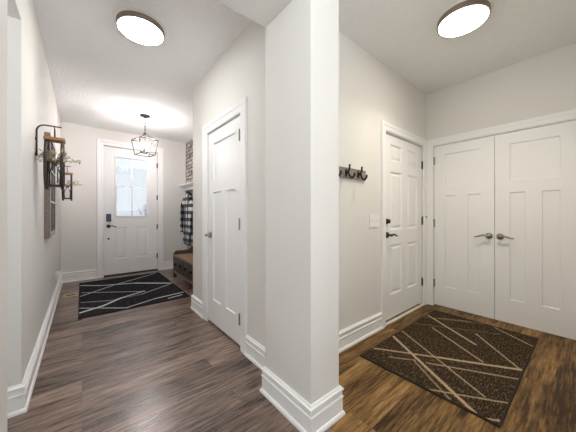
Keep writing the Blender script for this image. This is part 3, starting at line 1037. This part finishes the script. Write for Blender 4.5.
# ------------------------------------------------------------------ left wall: hanging lanterns and pane mirror
def sconce(y, label, seed):
    rnd = random.Random(seed)
    zt = 1.507 * K
    s = empty('hanging_wall_lantern', (XL, y, zt), label, 'wall decor', 'hooped wall lanterns')
    cx = 0.110                                   # hoop centre away from the wall
    bm = bmesh.new()
    r = 0.05
    pts = [(0.008, 0, -0.150), (0.008, 0, 0.045)] + [(0.008 + r - r * math.cos(a), 0, 0.045 + r * math.sin(a)) for a in [math.radians(q) for q in range(15, 91, 15)]] + [(0.150, 0, 0.095)]
    tube(bm, pts, 0.0058, 8)
    lathe(bm, [(0, 0), (0.012, 0), (0.012, 0.006), (0, 0.008)], 14, Matrix.Translation((0, 0, -0.14)) @ Matrix.Rotation(math.pi / 2, 4, 'Y'))
    lathe(bm, [(0, 0), (0.012, 0), (0.012, 0.006), (0, 0.008)], 14, Matrix.Translation((0, 0, -0.02)) @ Matrix.Rotation(math.pi / 2, 4, 'Y'))
    link_mesh('bracket', bm, M['bronze'], s, True)
    bm = bmesh.new()
    tube(bm, [(cx, -0.030, 0.0), (cx, -0.026, 0.055), (cx, 0, 0.089), (cx, 0.026, 0.055), (cx, 0.030, 0.0)], 0.0035, 8)
    link_mesh('hanger', bm, M['bronze'], s, True)
    bm = bmesh.new()
    box(bm, cx - 0.062, cx + 0.062, -0.055, 0.055, -0.022, 0.0, 0.002, 1)
    link_mesh('top_board', bm, M['sconce_wood'], s)
    for off in (-0.046, 0.046):
        bm = bmesh.new()
        H, Wd = 0.395, 0.128
        loop = []
        for i in range(40):
            a = 2 * math.pi * i / 40
            zz = math.sin(a)
            yy = math.cos(a) * Wd * (1 - 0.22 * zz)
            loop.append((yy, -0.012 - H / 2 + zz * H / 2))
        n = len(loop)
        inner = [(yy * 0.88, -0.012 - H / 2 + (zz + 0.012 + H / 2) * 0.94) for yy, zz in loop]
        hw = 0.009
        R = [[bm.verts.new((cx + off + dx, p[0], p[1])) for p in L] for L, dx in ((loop, -hw), (loop, hw), (inner, hw), (inner, -hw))]
        for q in range(4):
            A, B = R[q], R[(q + 1) % 4]
            for i in range(n):
                j = (i + 1) % n
                fc = bm.faces.new((A[i], A[j], B[j], B[i]))
                fc.material_index = 1 if q == 2 else 0
        link_mesh('hoop', bm, [M['hoop'], M['hoop_inner']], s, True)
    bm = bmesh.new()
    box(bm, cx - 0.046, cx + 0.046, -0.05, 0.05, -0.382, -0.368, 0.002, 1)
    link_mesh('bottom_board', bm, M['hoop'], s)
    bm = bmesh.new()
    lathe(bm, [(0, -0.366), (0.034, -0.366), (0.038, -0.36), (0.038, -0.28), (0.030, -0.25), (0.014, -0.22), (0.013, -0.19), (0.016, -0.186)], 20, Matrix.Translation((cx, 0, 0)))
    vase = link_mesh('glass_bottle', bm, M['vase_glass'], s, True)
    bm = bmesh.new()
    bl = bmesh.new()
    bp = bmesh.new()
    for k in range(40):
        a = rnd.uniform(0, 2 * math.pi)
        reach = rnd.uniform(0.06, 0.19)
        if math.cos(a) < -0.2:
            reach = min(reach, 0.10 / max(0.25, -math.cos(a)))
        rise = rnd.uniform(-0.03, 0.07)
        p0 = Vector((cx, 0, -0.22))
        p1 = Vector((cx + math.cos(a) * reach * 0.45, math.sin(a) * reach * 0.45, -0.165 + rise * 0.4))
        p2 = Vector((cx + math.cos(a) * reach, math.sin(a) * reach, -0.16 + rise))
        tube(bm, [p0, p1, p2], [0.002, 0.0018, 0.0012], 5)
        for q in range(5):
            u = rnd.uniform(0.35, 1.0)
            p = p1.lerp(p2, u)
            d = Vector((rnd.uniform(-1, 1), rnd.uniform(-1, 1), rnd.uniform(-0.6, 0.9))).normalized() * rnd.uniform(0.018, 0.034)
            n = d.cross(Vector((rnd.random(), rnd.random(), 1))).normalized() * 0.006
            tgt = bp if (q == 0 or rnd.random() < 0.35) else bl
            vs = [tgt.verts.new(p), tgt.verts.new(p + d * 0.5 + n), tgt.verts.new(p + d), tgt.verts.new(p + d * 0.5 - n)]
            tgt.faces.new(vs)
    st = link_mesh('sprig', bm, M['stem'], s, True)
    tag(link_mesh('leaves', bl, M['leaf'], st), kind='stuff')
    tag(link_mesh('blossom', bp, M['petal'], st), kind='stuff')
    return s


sconce(2.31 * K, 'nearer hooped wood lantern with dried sprigs on a wall bracket', 3)
sconce(4.16 * K, 'smaller looking hooped lantern with sprigs nearer the front door', 5)

# old window frame
mx = empty('window_pane_frame', (XL, 3.065 * K, 1.44), 'tall weathered wooden window frame with dark panes on the left wall', 'wall decor')
mw, mh = 0.31, 0.50
bm = bmesh.new()
cells = []
cw, ch = (2 * mw - 0.05 * 2 - 0.022) / 2, (2 * mh - 0.05 * 2 - 0.022 * 2) / 3
for i in range(2):
    for j in range(3):
        x0 = 0.05 + i * (cw + 0.022)
        z0 = 0.05 + j * (ch + 0.022)
        cells.append((x0, z0, x0 + cw, z0 + ch))
slab(bm, 2 * mw, 2 * mh, 0.042, cells)
for f in bm.faces:
    if all(abs(v.co.y) < 1e-6 for v in f.verts):
        f.material_index = 1
link_mesh('pane_frame', bm, [M['frame_wood'], M['frame_front']], mx, loc=(0.043, -mw, -mh), rotz=math.pi / 2)
for c in cells:
    bm = bmesh.new()
    box(bm, c[0] - 0.002, c[2] + 0.002, 0.012, 0.018, c[1] - 0.002, c[3] + 0.002)
    link_mesh('dark_pane', bm, M['mirror'], mx, loc=(0.043, -mw, -mh), rotz=math.pi / 2)

# outlet with a plugged-in night light, floor register
ol = empty('wall_outlet', (XL, 3.86 * K, 0.355), 'white outlet with plug-in night light near the floor', 'outlet')
bm = bmesh.new()
box(bm, 0, 0.006, -0.036, 0.036, -0.058, 0.058, 0.002, 2)
pl = link_mesh('cover_plate', bm, M['plastic'], ol)
for z in (-0.022, 0.022):
    bm = bmesh.new()
    box(bm, 0.005, 0.008, -0.016, 0.016, z - 0.013, z + 0.013, 0.0015, 2)
    link_mesh('socket', bm, M['plastic'], pl)
bm = bmesh.new()
box(bm, 0.0085, 0.050, -0.026, 0.026, -0.03, 0.045, 0.010, 3)
link_mesh('night_light', bm, M['plastic'], ol)

vt = empty('floor_register', (-0.108 * K, 4.05 * K, 0), 'small tan floor register beside the black rug', 'vent')
bm = bmesh.new()
slab(bm, 0.16, 0.22, 0.006, [(0.03, 0.075, 0.13, 0.145)])
for v in bm.verts:
    v.co = Vector((v.co.x - 0.08, v.co.z - 0.11, 0.006 - v.co.y))
link_mesh('grille_frame', bm, M['vinyl'], vt)
bm = bmesh.new()
box(bm, -0.05, 0.05, -0.035, 0.035, 0.0004, 0.002)
link_mesh('dark_slot', bm, M['darkgap'], vt)
for i in range(4):
    bm = bmesh.new()
    box(bm, -0.033 + i * 0.02, -0.027 + i * 0.02, -0.034, 0.034, 0.002, 0.0045)
    link_mesh('louvre', bm, M['bronze'], vt)

# ------------------------------------------------------------------ mudroom wall: hook rail, switches
HX0, HX1, HZ0, HZ1 = 1.16 * K, 1.762 * K, 1.263 * K, 1.342 * K
hk = empty('hook_rail', ((HX0 + HX1) / 2, YM, (HZ0 + HZ1) / 2), 'grey wooden rail with black hooks on the mudroom wall', 'coat rack')
hx = (HX1 - HX0) / 2
hh = (HZ1 - HZ0) / 2
bm = bmesh.new()
box(bm, -hx, hx, -0.020, -0.001, -hh, hh, 0.002, 1)
link_mesh('rail_board', bm, M['board_wood'], hk)
for X in (1.200, 1.352, 1.505, 1.657):
    x = X * K - (HX0 + HX1) / 2
    bm = bmesh.new()
    box(bm, x - 0.014, x + 0.014, -0.026, -0.020, -0.034, 0.030, 0.004, 2)
    tube(bm, [(x, -0.025, 0.004), (x, -0.046, 0.006), (x, -0.056, 0.020), (x, -0.060, 0.066)], [0.009, 0.0085, 0.0085, 0.009], 10)
    tube(bm, [(x, -0.025, 0.000), (x, -0.050, -0.006), (x, -0.058, -0.030), (x, -0.072, -0.048), (x, -0.092, -0.050), (x, -0.106, -0.036), (x, -0.110, -0.012)], [0.009] * 5 + [0.0085, 0.008], 10)
    link_mesh('hook', bm, M['black'], hk, True)

sw = empty('light_switch', (1.908 * K, YM, 1.096), 'white three switch plate beside the six panel door', 'light switch')
bm = bmesh.new()
slab(bm, 0.168, 0.130, 0.007, ())
for v in bm.verts:
    v.co += Vector((-0.084, -0.007, -0.065))
bmesh.ops.bevel(bm, geom=bm.edges[:], offset=0.002, segments=2, affect='EDGES')
spl = link_mesh('switch_plate', bm, M['plastic'], sw)
for i in (-1, 0, 1):
    bm = bmesh.new()
    box(bm, i * 0.046 - 0.005, i * 0.046 + 0.005, -0.018, -0.006, -0.004, 0.012, 0.002, 2)
    link_mesh('toggle', bm, M['plastic'], sw)

# ------------------------------------------------------------------ outside the front door
bm = bmesh.new()
box(bm, -1.4, 4.0, YF + 0.14, YF + 1.9, -0.2, -0.05)
struct(link_mesh('floor_porch', bm, M['snow']), 'snowy porch slab outside the front door', 'porch')
bm = bmesh.new()
box(bm, -1.4, 4.0, YF + 0.16, YF + 1.95, 2.62, 2.75)
box(bm, -1.4, 4.0, YF + 1.75, YF + 1.95, 2.33, 2.62)
struct(link_mesh('ceiling_porch', bm, M['porch']), 'pale porch roof edge seen through the front door glass', 'porch roof')
bm = bmesh.new()
bmesh.ops.create_grid(bm, x_segments=60, y_segments=60, size=1)
for v in bm.verts:
    x, y = v.co.x * 60, YF + 0.3 + (v.co.y + 1) * 45
    v.co = Vector((x, y, -0.3 + 0.25 * math.sin(x * 0.11) * math.sin(y * 0.09) + max(0, y - 30) * 0.022 + 0.6 * math.sin(x * 0.05 + 1) * min(1, max(0, (y - 15) / 40))))
struct(link_mesh('ground', bm, M['snow'], smooth=True), 'snow covered ground beyond the front door', 'ground')


def bare_tree(x, y, h, seed, label):
    rnd = random.Random(seed)
    z0 = -0.6
    t = empty('bare_tree', (x, y, z0), label, 'tree', 'bare trees beyond the front door')
    bm = bmesh.new()
    tube(bm, [(0, 0, 0), (0.05, 0, h * 0.5), (0, 0.05, h)], [h * 0.030, h * 0.018, h * 0.006], 7)
    link_mesh('trunk', bm, M['bark'], t, True)
    bm = bmesh.new()
    for k in range(26):
        z = h * rnd.uniform(0.25, 0.95)
        a = rnd.uniform(0, 2 * math.pi)
        L = (h - z) * rnd.uniform(0.4, 0.7) + 0.2
        c, s = math.cos(a), math.sin(a)
        tube(bm, [(0, 0, z), (c * L * 0.4, s * L * 0.4, z + L * 0.45), (c * L * 0.6, s * L * 0.6, z + L)], [h * 0.010, h * 0.007, h * 0.003], 5)
    tag(link_mesh('branches', bm, M['bark'], t, True), kind='stuff')


bare_tree(5.2, 30, 2.9, 1, 'small bare tree far off behind the lower left door pane')
bare_tree(7.3, 36, 3.0, 2, 'bare tree far off beside the middle glazing bar of the door')
bare_tree(10.8, 40, 2.2, 4, 'low bare tree far off behind the lower right door pane')

cy = scene.cycles
cy.max_bounces = 10
cy.diffuse_bounces = 6
cy.glossy_bounces = 4
cy.transparent_max_bounces = 12
cy.sample_clamp_indirect = 6.0
cy.use_denoising = True
